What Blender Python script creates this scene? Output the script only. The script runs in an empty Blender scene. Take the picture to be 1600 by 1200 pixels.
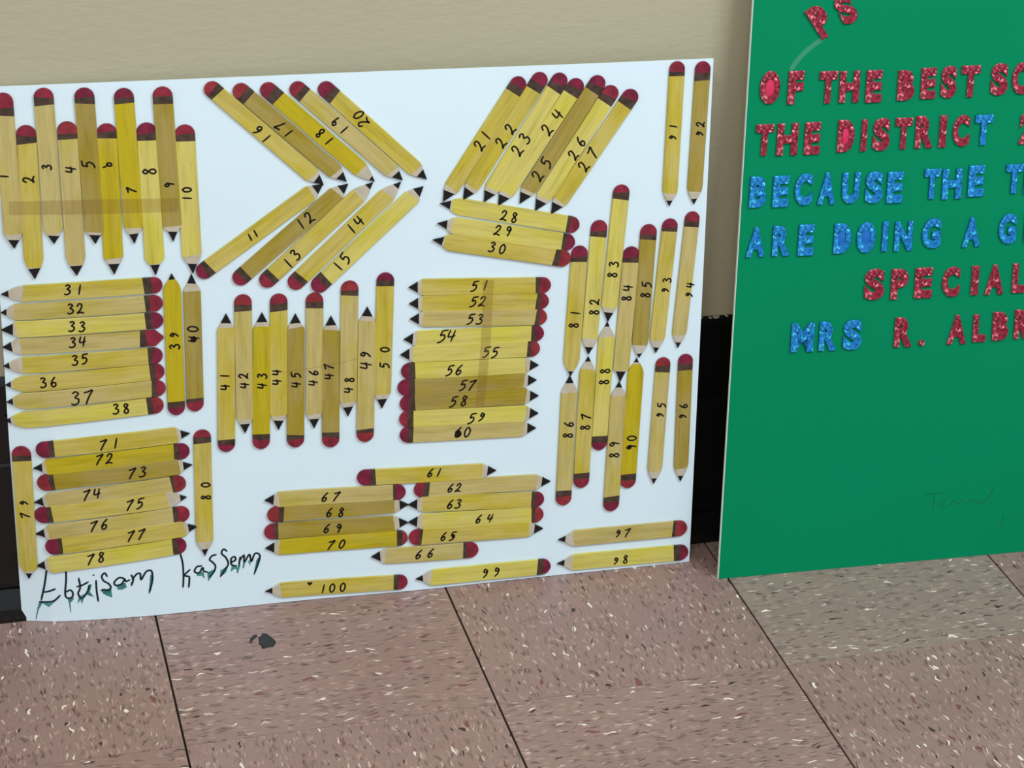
import bpy, bmesh, math, random
from mathutils import Vector, Matrix

# ------------------------------------------------------------------ camera, sky, light, exposure
scene = bpy.context.scene
COL = scene.collection
cam_data = bpy.data.cameras.new('camera')
cam = bpy.data.objects.new('camera', cam_data)
COL.objects.link(cam)
right = Vector((0.94790266, -0.31434220, 0.05166742))
down = Vector((-0.08577755, -0.40805900, -0.90891692))
fwd = Vector((0.30679432, 0.85713292, -0.41376371))
cm = Matrix((right, -down, -fwd)).transposed().to_4x4()
cm.translation = Vector((-0.1957249, -2.19452691, 1.2777101))
cam.matrix_world = cm
cam_data.sensor_fit = 'HORIZONTAL'
cam_data.sensor_width = 36.0
cam_data.lens = 3670.851 / 1600 * 36
cam_data.shift_x = (800 - 1096.335) / 1600
cam_data.shift_y = (569.795 - 600) / 1600
cam_data.clip_start = 0.05
scene.camera = cam

world = bpy.data.worlds.new('hallway_light')
scene.world = world
world.use_nodes = True
world.node_tree.nodes['Background'].inputs[0].default_value = (0.90, 0.95, 1.0, 1)
world.node_tree.nodes['Background'].inputs[1].default_value = 0.68

def area(name, loc, target, sx, sy, power, col):
    d = bpy.data.lights.new(name, 'AREA')
    d.shape = 'RECTANGLE'; d.size = sx; d.size_y = sy; d.energy = power; d.color = col
    o = bpy.data.objects.new(name, d); COL.objects.link(o)
    o.location = loc
    o.rotation_euler = (Vector(target) - Vector(loc)).to_track_quat('-Z', 'Y').to_euler()
    return o
area('ceiling_lamp', (1.5, -1.9, 2.6), (0.45, 0, 0.2), 1.2, 0.3, 52, (0.80, 0.92, 1.0))
area('ceiling_lamp', (-0.6, -2.6, 2.7), (0.2, 0, 0.2), 1.2, 0.6, 33, (1.0, 0.95, 0.82))

scene.view_settings.view_transform = 'Standard'
scene.view_settings.look = 'None'
scene.view_settings.gamma = 1.0
scene.view_settings.exposure = 0.0
scene.view_settings.use_curve_mapping = False

# ------------------------------------------------------------------ measurements (metres or mm, on each board's own plane)
# number, tone, eraser end u v, point u v, width, ferrule, eraser, lead, bare wood, shoulder, lead width, reading, text x, text y, text length, text height (mm)
STICKS = [
(1,'T',18.1,567,18.4,411.4,18.1,22.4,14.9,9.1,14.4,17,0.6,-1,81.9,-4.3,7,8.2),
(2,'M',36.7,534.6,35.3,379.3,18.2,18.2,10.7,11.2,11.9,21.8,0.65,-1,53.6,0.1,7.7,10),
(3,'T',54.8,570.3,55.5,414.8,18.2,16.8,9.3,8.5,10.4,15.7,0.62,-1,77.7,-1.6,7,8.2),
(4,'T',74.2,536.8,74.6,380.9,18.4,17.6,12,10.6,11.2,19.8,0.68,-1,47.8,0.5,10.2,9.5),
(5,'D',91.7,569.2,94,412.9,18.4,15.6,9.4,9.2,11.8,13.8,0.6,-1,75.4,-2.2,8.9,11.3),
(6,'Y',110.4,533.3,110,380.2,18.6,14.6,8.2,11.3,16.6,18.6,0.6,-1,41.1,-0.8,7,8.4),
(7,'Y',127.9,567.4,130.6,410.9,18.5,15,9.4,10.5,16.4,19.7,0.5,-1,101.5,0.4,7.1,8.4),
(8,'L',147.3,532.6,149.2,376.9,18.7,17.8,10.8,11.3,12,18.7,0.5,-1,48.7,0.8,9.7,12.1),
(9,'D',163.7,567.5,167.6,411,18.7,17,9.4,10.6,15.9,17.8,0.5,-1,98,-0.1,7.1,8.4),
(10,'L',183.1,529.1,185,376.4,18.9,16.6,9.6,10.7,18.8,21.4,0.5,-1,69,-1.8,11.8,8.5),
(11,'M',189.5,374,314,462.4,17.1,15.1,8.8,9.5,13.9,16.4,0.62,1,67.4,0.1,8.2,7.3),
(12,'D',225.1,364.2,338.8,461.6,17.1,15.3,8.9,9.5,14,16.5,0.62,1,94.7,0.4,15.3,11.3),
(13,'M',251.4,359.9,363.4,462,17.2,16.1,9.6,7,19.1,21.7,0.4,1,41,-1.1,15.4,11.3),
(14,'M',279.5,355.7,391.3,461,17.3,16.1,9.7,7,17.9,21.8,0.4,1,92,0.6,15.4,11.4),
(15,'L',302.6,351.2,413.7,455.4,17.4,18.1,11.7,9.6,14.1,16.7,0.62,1,41.4,1.2,15.5,11.5),
(16,'M',204.9,568.5,314.9,461.8,16.2,14.8,8.6,9.8,14.3,16.9,0.62,-1,72.6,-2,15.2,9.4),
(17,'D',231.9,565.7,337.6,464.2,16.3,18,10.5,9.8,14.4,17,0.62,-1,63.5,-1.1,15.2,9.5),
(18,'Y',257.9,565.6,365.3,462.8,16.3,20.6,11.2,5.9,18.4,22.4,0.35,-1,79.5,0.8,15.4,9.5),
(19,'T',286,565.5,393.1,462.9,16.3,17,10.1,10,14.6,17.2,0.62,-1,62.4,0.1,15.4,9.5),
(20,'M',313.3,564.5,417.3,462.6,16.4,19.7,12.7,10,14.7,17.4,0.62,-1,53.4,1.1,15.5,10.8),
(21,'M',513.1,563.8,433.5,438.4,16.6,17.9,9.6,11.7,15.6,18.3,0.72,-1,75.8,-0.4,16.8,11.4),
(22,'M',534.8,567.4,454,438.7,16.7,19.8,11.5,11.8,15.7,18.3,0.72,-1,73.7,1.1,23.9,11.4),
(23,'L',554.9,566.1,475.1,435.5,16.8,19.2,11.5,11.8,15.7,18.3,0.72,-1,83.4,1.4,21.4,12.2),
(24,'L',572,559.7,489.7,430.7,16.9,18,9.6,11.8,15.7,18.4,0.72,-1,51.5,-0.3,25.9,12.3),
(25,'D',594,562,511.9,431.9,17,18,10.3,11.8,15.8,18.4,0.72,-1,111.9,-0.2,23.5,12.3),
(26,'L',607.9,551.2,528.1,423.2,17.1,19.4,11.6,11.9,15.8,18.5,0.72,-1,74.1,1.2,21.5,11),
(27,'M',628.7,546.4,544.8,419,17.2,18.8,10.4,11.9,15.8,18.5,0.72,-1,85.1,-0.7,23.6,11.8),
(28,'L',574.7,404.1,430.7,436.4,17.9,13.7,9.6,10.5,12.5,21.1,0.5,-1,75.1,1.5,16.8,10.2),
(29,'L',570.4,385.5,427.8,415.6,18.1,13.7,9.6,9.9,15.8,18.5,0.5,-1,77.8,-2.7,16.8,10.3),
(30,'M',566.2,368.2,422.8,398.4,18.1,17.8,11.7,10.6,11.9,19.8,0.5,-1,79,-1.2,16.8,10.3),
(31,'M',155.3,366.9,2.5,364.5,16.9,18.4,10.4,7.2,20.3,20.3,0.4,-1,85.4,-1.1,15.1,10),
(32,'T',154.7,347.9,1.1,345.2,17,17.2,12.3,5.4,12,14.4,0.4,-1,83.3,-0.1,15.1,10.1),
(33,'L',154.3,329.7,-0.1,327,17.1,17.3,11.1,11.4,14.4,15.6,0.7,-1,82.6,0.2,15.2,10.1),
(34,'T',153.8,311.3,-0,308.6,17.2,22.9,16.7,9,17.5,15.7,0.6,-1,82.3,-1.7,15.2,10.2),
(35,'M',152.2,292.5,-0.5,288.5,17.4,14.3,9.9,6,18.1,20,0.4,-1,79.7,-2.6,15.2,10.2),
(36,'M',153.1,275.2,-0.1,268,17.5,14.3,8.7,5.5,7.3,18.2,0.35,-1,112.3,-0.6,15.2,10.3),
(37,'T',153.5,257.4,0,249.6,17.6,13.7,8.7,6.1,7.3,17.1,0.4,-1,81.4,0.8,20.3,13.8),
(38,'L',150.8,239,-2.8,228.8,17.7,16.3,10.6,5.5,8.6,19.6,0.35,-1,41.8,-1.3,15.5,10.4),
(39,'Y',162.8,226.5,164.4,378.1,17,14.7,8.4,6,6.4,17.5,0.35,1,80.2,-0.7,17.1,9.3),
(40,'D',181.4,229,183.5,376.4,17.1,14,10.5,10.1,18.2,18.9,0.5,1,83.7,0.3,17.1,10.6),
(41,'M',210.7,181.4,215.5,332.3,17.3,13.6,7.9,10.3,15.1,17.8,0.6,1,76.9,1.4,16.1,8.9),
(42,'T',232.6,351.4,230.1,200,17.3,17.8,10.9,10.7,15.7,18.5,0.6,-1,92.8,-0.4,16.1,8.9),
(43,'Y',245.7,181.5,250.9,331.1,17.5,16.5,10.1,10.3,15.1,17.9,0.6,1,75.3,-0.1,16.2,9),
(44,'M',268,349.8,263.9,200.8,17.5,18.5,10.3,10.7,15.7,18.6,0.6,-1,90.2,-1.7,16.2,9),
(45,'D',280.7,180.3,284,327.6,17.6,13.7,8.7,10.4,15.2,18,0.6,1,75.1,-0.1,16.2,9.1),
(46,'T',303.6,348.5,300.1,199.5,17.6,16.5,9.6,10.8,15.8,18.7,0.6,-1,92.7,-1,16.3,9.1),
(47,'D',316.6,177.3,319.5,322.9,17.7,16.7,10.9,10.4,15.3,18.1,0.6,1,84.7,1.9,16.3,9.1),
(48,'T',339,359.3,334.9,210.3,17.7,15.8,10.3,10.8,15.8,18.7,0.6,-1,114,0.4,16.4,9.1),
(49,'T',352.1,180.5,356.3,330.4,17.9,14.5,10.2,10.4,15.3,18.1,0.6,1,91.2,1.1,18.4,11.8),
(50,'M',375.2,365.9,369.9,216.6,17.8,14.5,8.3,10.8,15.8,18.7,0.6,-1,92.3,1.1,22.6,9.2),
(51,'M',546.1,341.1,398.3,348.6,17.6,16.2,11.5,9.2,13.1,14.4,0.66,-1,75.4,-1.2,15.3,10.5),
(52,'M',544.4,323.5,398.7,330.7,17.7,13.6,8.8,9.2,13.1,14.5,0.66,-1,74.4,-1.2,15.4,10.6),
(53,'T',542.7,305.8,399.4,314,17.7,12.3,8.2,9.2,13.2,14.5,0.66,-1,75.8,1,15.4,10.6),
(54,'L',539.8,288,393,291.9,17.9,13.6,8.8,9.2,13.2,14.5,0.66,-1,102.1,-1.4,16.6,12.9),
(55,'L',535.8,271.2,389.3,275.3,18,13.6,9.5,9.2,13.2,14.5,0.66,-1,52.1,1.4,15.5,10.8),
(56,'L',390,256.8,534.9,252.4,18.1,14.6,7.9,9.6,13.7,15,0.66,1,55.4,-0.5,15.4,10.9),
(57,'D',386.2,238.6,533,235.6,18.2,17.9,11.9,9.6,13.7,15.1,0.66,1,73.2,-1.2,15.5,10.9),
(58,'D',388.4,220.4,535.5,217.4,18.3,15.9,9.3,9.6,13.7,15.1,0.66,1,61.7,-0.6,16.9,11),
(59,'L',387.7,203.3,535.6,197.3,18.4,14.7,8.7,9.7,13.8,15.2,0.66,1,81.4,-2,15.7,11),
(60,'T',388.2,185.1,533.3,180.2,18.5,14,8,9.7,13.8,15.2,0.66,1,66.4,-0,15.7,11.1),
(61,'M',343.2,139.7,490.8,134.8,18.1,19.3,14,9.7,15.2,15.9,0.62,1,80.7,2,12.2,9),
(62,'T',402.6,120.5,550.2,116,18.4,16.3,10.2,9.8,15.4,16.1,0.62,1,43.6,-0.3,13.7,9.1),
(63,'M',543.4,95.4,396.4,104,18.4,14.1,9.1,9.5,15,15.7,0.62,-1,97.9,1.3,13.8,9.9),
(64,'L',543.2,77.1,396.3,83.3,18.6,13.4,9.2,9.6,15,15.7,0.62,-1,64.7,0.6,17.4,9.2),
(65,'M',396.8,65.1,543.1,60.4,18.7,14.4,10.9,9.9,15.5,16.2,0.62,1,42.6,-1.3,15.2,9.3),
(66,'T',472.2,42.5,357,46,18.6,16.8,12.6,9.5,14.9,15.6,0.62,-1,58.4,-0.4,17.9,10),
(67,'T',393.9,119.3,247.6,122.5,18,13.4,10.1,9.2,14.4,15.1,0.62,-1,78.3,0.7,17.2,9.7),
(68,'D',249.7,105,396.8,104.2,18.1,17.1,11.8,9.4,14.8,15.5,0.62,1,70.3,-2.8,17.3,9.7),
(69,'D',246,85.8,396.3,83.4,18.2,14.5,10.5,9.5,14.9,15.5,0.62,1,71,-1.1,17.3,9.8),
(70,'Y',395.7,65.4,246.7,66.9,18.3,11.5,5.4,9.2,14.5,15.2,0.62,-1,75.2,1.8,17.4,9.8),
(71,'M',24.4,196.6,175.2,204.9,17.8,17.9,13,8.9,12.6,15.8,0.5,1,70.5,-0.6,16.8,10.6),
(72,'Y',174.1,186.2,20.7,176.5,17.9,15.8,10.8,8.7,12.4,15.5,0.5,-1,84.1,-2.9,16.8,10.6),
(73,'D',23.4,159.9,176.1,169.8,18,16.8,11.9,8.9,12.7,15.9,0.5,1,98.2,0.4,17,10.7),
(74,'T',169,150.6,19.1,138.3,18.1,14.6,11.5,8.8,12.6,15.7,0.5,-1,93.6,-2.7,16.9,10.8),
(75,'M',18.5,123.5,169.2,134,18.2,17.6,12.6,6.4,19.1,19.1,0.4,1,99.3,0.5,17.1,10.8),
(76,'T',171.2,115.8,18.1,102.5,18.3,16.6,11.5,8.9,12.7,15.8,0.5,-1,90.8,-1.9,17,10.9),
(77,'M',26.8,87.5,178.4,99.5,18.4,17,12.6,9,12.9,16.1,0.5,1,90.3,1.7,17.2,10.9),
(78,'L',166.6,79.9,16.3,65.7,18.5,14.1,8.4,8.9,12.8,15.9,0.5,-1,91.4,-1.2,17.1,11),
(79,'M',10.8,201.1,9.1,50.8,18.7,16.3,9.9,6.7,8.9,16.3,0.38,-1,70.4,0.2,18.8,8.7),
(80,'M',187.2,207.8,184.8,64.7,17.6,14.9,7.8,8.1,16.3,19.2,0.4,-1,68.5,2.5,18.9,9),
(81,'M',576.1,382.6,569.2,237,17.3,17.5,11.9,5.8,6.6,19.7,0.35,-1,81.8,-0.3,17.2,9.7),
(82,'L',596.2,409.3,588.1,260.1,17.3,18.1,11.8,8.7,18.1,19.5,0.55,-1,95.4,2.1,17.1,9.7),
(83,'L',618.7,446.6,608,295.9,17.3,15.8,8.2,10.7,15.8,19.3,0.6,-1,92.4,-0,16.9,9.7),
(84,'T',631.4,378.3,623.5,225.7,17.6,17.6,12,12.5,13.2,14.7,0.62,-1,51.2,-1.1,17.1,9.9),
(85,'D',649,401.9,643.4,252.2,17.6,16.8,11.2,5.1,14.6,19,0.35,-1,72.2,1.4,17.2,9.8),
(86,'T',564.8,86,568.9,237.8,17.2,17.6,10.7,8.8,19.8,19.8,0.5,1,89.1,-1.2,17.9,9.9),
(87,'M',583.9,105.2,588.2,258.3,17.3,17.5,10.7,5.8,14.6,19.7,0.35,1,77.7,-1,17.9,9.9),
(88,'L',602.5,148.1,607.9,295.8,17.2,16.5,9,5.1,17.3,19.5,0.3,1,85.7,-0.4,17.6,9.9),
(89,'T',618,73.7,622.8,226.5,17.5,17.7,10.8,6.7,16.3,20,0.4,1,73.5,0.5,18.1,10.1),
(90,'Y',636,99.6,641.1,251.9,17.5,16.8,9.2,4.4,6.6,17.6,0.3,1,54.3,-0.9,15.9,10.1),
(91,'M',672.2,574.9,669.7,420.5,16.1,15.3,10.7,6.3,13.9,18.8,0.4,-1,74.4,-1,14.3,8.2),
(92,'D',699.3,573.9,696.2,421,16.2,20,12,6.3,14,18.8,0.4,-1,70.7,0.8,14.3,8.3),
(93,'M',672,406.8,661.5,256.3,16.7,14,9.8,6.6,14.6,19.7,0.4,-1,73.3,3,15,8.5),
(94,'T',695.8,413.2,685.8,260.3,15.9,16.8,10.5,6.6,14.6,19.7,0.4,-1,86.5,5.6,15.1,8.5),
(95,'T',670.5,250.6,665.3,101.7,16.3,17,9.6,6.9,15.3,20.7,0.4,-1,60.6,1.2,15.7,8.7),
(96,'D',695.1,252.5,695.6,101.7,16.3,18.6,11.1,7,15.5,20.9,0.4,-1,66.3,-0.9,15.9,8.7),
(97,'T',705.8,44.1,560.1,44.6,19.3,16.8,13.2,7.8,17.1,19.2,0.36,-1,73.2,-1.2,15.1,9.6),
(98,'L',708.5,13.6,559.6,15.4,19.5,16.9,8.8,7.9,17.1,19.3,0.36,-1,77.2,2.3,15.2,9.6),
(99,'L',552.2,13.6,404.1,14.9,19,14.9,8.5,7.6,16.5,18.6,0.36,-1,66,1.3,17.6,11.8),
(100,'M',395.4,12.7,245.3,16.4,17.7,15,9.6,7.3,16,18,0.36,-1,78.4,1.4,24.2,10),
]
BOW = [(-0.0012, -0.0039), (0.0335, 0.0054), (0.0878, 0.0099), (0.1298, 0.0114), (0.2352, 0.0097), (0.3024, 0.0089), (0.3977, 0.0106), (0.4373, 0.0098), (0.51, 0.0074), (0.6177, 0.0055), (0.7108, 0.0041)]
LEFT_EDGE = [(-1.2, 0.1), (-0.5, 212.5), (1.4, 350.3), (1.2, 571.7)]
RIGHT_EDGE = [(710.8, -0.1), (710.6, 300.8), (710.4, 575.6)]
TOP_EDGE = [(1.2, 571.7), (16.2, 572.1), (192.1, 573.0), (375.7, 574.1), (567.6, 574.5), (710.4, 575.6)]
NAME_LINES = [[(26.5, 61.7), (23.4, 44.0), (18.9, 25.3)], [(26.4, 60.4), (31.1, 61.4), (36.3, 59.3)], [(22.3, 34.9), (27.2, 36.0), (33.5, 38.9)], [(16.9, 23.4), (23.4, 23.5), (31.2, 24.8), (38.0, 31.3)], [(45.3, 60.2), (44.9, 49.0), (43.0, 32.8), (44.9, 27.6), (49.6, 28.4), (50.6, 33.3), (48.1, 36.7), (44.1, 34.6)], [(57.3, 50.1), (58.3, 39.1), (55.8, 32.0), (59.4, 26.4), (64.9, 33.3), (67.3, 41.3)], [(54.9, 40.1), (60.7, 41.7), (66.6, 44.9)], [(74.4, 46.3), (74.3, 34.5), (75.3, 21.7)], [(72.0, 52.7), (72.4, 52.2)], [(85.5, 50.1), (83.4, 54.2), (80.3, 50.8), (81.8, 45.3), (86.3, 41.9), (88.7, 37.2), (85.9, 34.1), (81.3, 35.1), (78.9, 34.2)], [(102.9, 45.9), (97.5, 47.7), (92.3, 42.7), (93.9, 39.1), (99.5, 40.2), (102.9, 45.4), (103.8, 42.8), (107.8, 44.2)], [(109.6, 49.9), (111.4, 44.3), (109.2, 37.6)], [(110.5, 44.4), (115.1, 50.3), (118.7, 50.5), (119.2, 43.2), (124.6, 52.2), (129.8, 53.0), (130.9, 46.2), (130.0, 39.0), (126.7, 27.5)], [(160.0, 69.7), (162.0, 57.2), (162.1, 42.7), (161.2, 30.0)], [(169.2, 50.1), (163.1, 44.0), (167.3, 42.1), (168.0, 39.3), (166.9, 29.4)], [(181.2, 52.9), (176.1, 52.4), (173.5, 47.2), (178.1, 45.1), (182.0, 51.0), (182.9, 46.7), (186.5, 45.1)], [(196.3, 64.4), (192.0, 63.4), (189.4, 59.3), (192.5, 55.7), (195.0, 51.4), (193.7, 45.5), (188.7, 38.8)], [(207.3, 67.2), (203.9, 69.9), (201.8, 65.2), (206.2, 59.6), (208.3, 52.1), (205.3, 47.3), (199.9, 38.4)], [(210.8, 53.7), (215.7, 55.9), (215.0, 60.0), (211.3, 57.8), (211.8, 50.8), (216.6, 49.0)], [(220.6, 59.0), (219.1, 48.7)], [(219.6, 54.2), (224.7, 60.9), (224.7, 52.1), (230.3, 61.2), (232.0, 52.3), (235.9, 61.3), (240.7, 59.5), (240.0, 52.3), (234.4, 37.3)]]
NAME_DRIPS = [[(16.9, 23.4), (20.2, 22.1), (15.9, 14.6), (12.5, 2.0), (12.0, 3.4), (14.7, 16.4)], [(19.9, 22.1), (32.7, 24.3), (26.1, 17.5)], [(44.9, 27.3), (49.9, 27.9), (51.7, 26.8), (48.3, 22.5), (46.1, 21.7)], [(45.7, 25.4), (47.5, 25.3), (47.6, 10.7), (47.0, 10.4)], [(56.1, 28.4), (62.5, 31.6), (60.5, 24.5), (59.0, 19.5), (57.7, 24.6), (54.7, 20.3)], [(63.2, 31.6), (67.3, 41.3), (70.0, 42.4), (67.5, 33.1), (71.5, 27.0), (65.5, 29.6)], [(78.9, 34.2), (88.8, 36.3), (89.5, 25.3), (84.8, 27.5), (80.7, 30.5)], [(93.9, 38.9), (103.4, 41.3), (104.4, 35.8), (99.9, 33.5), (95.5, 33.9)], [(128.8, 48.2), (131.4, 47.0), (130.2, 38.1), (127.0, 27.1), (126.3, 28.4)], [(108.4, 40.9), (111.3, 42.5), (109.8, 37.2)], [(174.9, 45.3), (182.6, 45.9), (183.8, 37.5), (180.5, 41.5), (176.0, 41.5)], [(186.5, 44.5), (193.0, 47.4), (192.0, 41.2), (186.9, 34.0)], [(200.1, 45.7), (208.3, 49.9), (205.6, 42.4), (199.0, 37.1)], [(211.8, 50.8), (217.1, 49.7), (217.7, 43.8), (214.6, 45.9), (210.4, 42.7)], [(218.2, 48.8), (220.8, 49.8), (217.6, 39.7), (216.4, 42.1)], [(223.6, 52.3), (226.1, 54.7), (224.2, 45.8), (222.6, 45.1)], [(228.4, 52.6), (232.1, 55.9), (230.7, 47.8)], [(237.3, 53.5), (241.2, 58.6), (238.7, 46.9), (233.9, 37.4)]]
TAPE_ROW = [[(16.6, 460.0), (15.7, 446.4)], [(95.7, 458.5), (94.9, 443.6)], [(174.6, 455.7), (174.0, 442.0)]]
TAPE_COLUMN = [[(474.8, 351.9), (486.1, 351.1)], [(473.2, 285.5), (483.4, 284.7)], [(467.6, 210.8), (477.2, 210.7)]]
TAPE_CREASE = [(264.3, 264.7), (291.4, 266.8), (327.1, 271.3), (345.4, 275.0)]
HEART = (291.8, 20.8)
# letter, colour, row, centre u v, width vector, height vector (mm)
LETTERS = [
('O', 'r', 1, 38.3, 547.2, 21.4, 0.2, 1.2, 34.7),
('F', 'r', 1, 66.0, 546.3, 16.4, 0.2, 1.1, 34.6),
('T', 'r', 1, 100.9, 545.4, 19.2, 0.2, 0.9, 33.6),
('H', 'r', 1, 124.1, 545.2, 21.5, 0.2, 0.7, 33.0),
('E', 'r', 1, 151.0, 544.8, 17.2, 0.2, 0.6, 33.9),
('B', 'r', 1, 186.3, 544.7, 18.6, 0.2, 0.5, 31.9),
('E', 'r', 1, 211.0, 546.0, 16.4, 0.2, 0.4, 32.7),
('S', 'r', 1, 233.6, 546.7, 17.5, 0.2, 0.3, 34.2),
('T', 'r', 1, 257.8, 546.6, 21.0, 0.2, 0.2, 33.5),
('S', 'r', 1, 290.3, 547.7, 19.5, 0.2, 0.0, 34.3),
('C', 'r', 1, 314.1, 548.0, 19.1, 0.2, -0.1, 34.4),
('T', 'r', 2, 34.4, 492.4, 19.1, 0.1, 1.1, 32.8),
('H', 'r', 2, 59.2, 492.1, 22.4, 0.1, 1.1, 33.8),
('E', 'r', 2, 86.3, 492.1, 17.1, 0.1, 0.9, 34.1),
('D', 'r', 2, 123.0, 493.2, 18.3, 0.1, 0.8, 34.2),
('I', 'r', 2, 142.8, 493.1, 5.9, 0.0, 0.7, 33.8),
('S', 'r', 2, 162.0, 493.4, 19.1, 0.1, 0.6, 35.0),
('T', 'r', 2, 186.4, 493.5, 18.6, 0.1, 0.5, 33.4),
('R', 'r', 2, 209.7, 494.2, 19.8, 0.1, 0.4, 34.5),
('I', 'r', 2, 230.3, 494.0, 7.6, 0.0, 0.3, 34.4),
('C', 'r', 2, 250.8, 493.9, 18.8, 0.1, 0.2, 34.0),
('T', 'b', 2, 276.1, 493.8, 20.2, 0.1, 0.1, 32.6),
('2', 'r', 2, 325.6, 493.6, 16.9, 0.1, -0.1, 34.0),
('B', 'b', 3, 29.5, 437.3, 18.2, -0.0, 1.2, 33.3),
('E', 'b', 3, 54.2, 436.8, 17.2, -0.0, 1.1, 33.5),
('C', 'b', 3, 78.9, 437.8, 19.4, -0.0, 1.0, 34.5),
('A', 'b', 3, 104.6, 437.8, 19.5, -0.0, 0.9, 34.6),
('U', 'b', 3, 131.1, 437.0, 19.7, -0.0, 0.7, 33.6),
('S', 'b', 3, 156.9, 436.5, 19.7, -0.0, 0.6, 34.8),
('E', 'b', 3, 180.1, 435.5, 17.6, -0.0, 0.5, 33.9),
('T', 'b', 3, 221.6, 437.3, 17.9, -0.0, 0.3, 33.0),
('H', 'b', 3, 244.3, 436.3, 22.0, -0.0, 0.2, 32.9),
('E', 'b', 3, 271.6, 438.4, 18.0, -0.0, 0.1, 34.2),
('T', 'b', 3, 315.1, 438.9, 19.4, -0.0, -0.1, 32.1),
('E', 'b', 3, 335.4, 438.5, 17.4, -0.0, -0.2, 33.4),
('A', 'b', 4, 29.0, 383.3, 20.5, -0.1, 1.1, 32.6),
('R', 'b', 4, 57.0, 383.2, 19.6, -0.1, 1.0, 32.8),
('E', 'b', 4, 84.1, 382.7, 17.0, -0.1, 0.9, 34.1),
('D', 'b', 4, 124.5, 382.4, 19.4, -0.1, 0.7, 33.0),
('O', 'b', 4, 150.8, 382.1, 21.0, -0.1, 0.6, 34.2),
('I', 'b', 4, 171.9, 382.2, 6.2, -0.0, 0.5, 32.7),
('N', 'b', 4, 192.9, 381.5, 20.2, -0.1, 0.4, 32.6),
('G', 'b', 4, 224.5, 382.8, 21.4, -0.1, 0.3, 33.3),
('A', 'b', 4, 270.3, 382.1, 20.5, -0.1, 0.1, 32.8),
('G', 'b', 4, 311.6, 383.6, 20.6, -0.1, -0.1, 33.6),
('R', 'b', 4, 340.6, 383.7, 19.0, -0.1, -0.2, 32.7),
('S', 'r', 5, 163.1, 329.4, 22.8, -0.3, 0.6, 34.6),
('P', 'r', 5, 191.5, 328.2, 19.1, -0.2, 0.5, 33.8),
('E', 'r', 5, 218.8, 328.0, 19.9, -0.2, 0.3, 33.8),
('C', 'r', 5, 250.3, 327.4, 20.1, -0.2, 0.2, 33.9),
('I', 'r', 5, 278.0, 327.4, 8.0, -0.1, 0.1, 33.0),
('A', 'r', 5, 300.7, 327.2, 21.9, -0.3, -0.0, 34.0),
('L', 'r', 5, 329.1, 327.2, 15.1, -0.2, -0.1, 33.3),
('M', 'b', 6, 84.8, 274.6, 25.6, -0.5, 0.9, 32.4),
('R', 'b', 6, 113.5, 274.4, 20.2, -0.4, 0.8, 32.8),
('S', 'b', 6, 141.1, 274.0, 21.6, -0.4, 0.7, 34.0),
('R', 'r', 6, 199.2, 273.5, 20.5, -0.4, 0.4, 33.5),
('.', 'r', 6, 220.7, 259.9, 6.9, -0.1, 0.1, 7.0),
('A', 'r', 6, 260.8, 272.7, 22.0, -0.4, 0.1, 33.2),
('L', 'r', 6, 287.1, 272.6, 15.2, -0.3, 0.0, 31.4),
('B', 'r', 6, 311.6, 273.4, 18.7, -0.3, -0.1, 32.4),
('R', 'r', 6, 337.0, 274.2, 18.3, -0.3, -0.2, 33.2),
('P', 'r', 0, 89.9, 614.4, 15.4, 9.5, -20.6, 29.0),
('S', 'r', 0, 116.4, 625.9, 16.3, 8.1, -16.5, 27.6),
]
FAINT = [[(236.9, 80.2), (258.1, 80.8)], [(248.3, 80.0), (246.4, 61.7)], [(262.5, 71.9), (256.5, 70.9), (256.1, 64.7), (262.3, 63.4)], [(266.8, 64.6), (270.9, 71.2), (275.9, 65.4), (280.9, 70.4)], [(286.6, 64.5), (293.9, 70.0), (302.0, 64.7), (313.0, 71.5), (317.6, 82.0)], [(332.5, 48.1), (330.5, 32.7)], [(344.4, 44.0), (350.6, 44.2)]]
STREAK = [(96.3, 598.1), (79.6, 586.6), (68.4, 575.7), (60.6, 565.3)]
GREEN_SKEW = 0.0277688
GUM = [[(94.5, -88.1), (98.2, -90.0), (101.2, -95.6), (104.3, -104.1), (105.5, -107.3), (103.9, -112.7), (100.7, -117.7), (94.8, -117.7), (90.8, -118.4), (89.3, -115.9), (89.4, -112.1), (87.4, -108.7), (88.5, -103.2), (89.2, -95.6), (92.8, -92.6)], [(88.7, -90.6), (88.2, -93.9), (83.5, -99.1), (80.2, -105.1), (79.1, -103.9), (80.3, -97.4), (83.5, -92.3), (86.3, -90.3)]]

# ------------------------------------------------------------------ helpers
def lin(c):
    return tuple((x / 12.92 if x <= 0.04045 else ((x + 0.055) / 1.055) ** 2.4) for x in (v / 255 for v in c)) + (1,)

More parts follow.
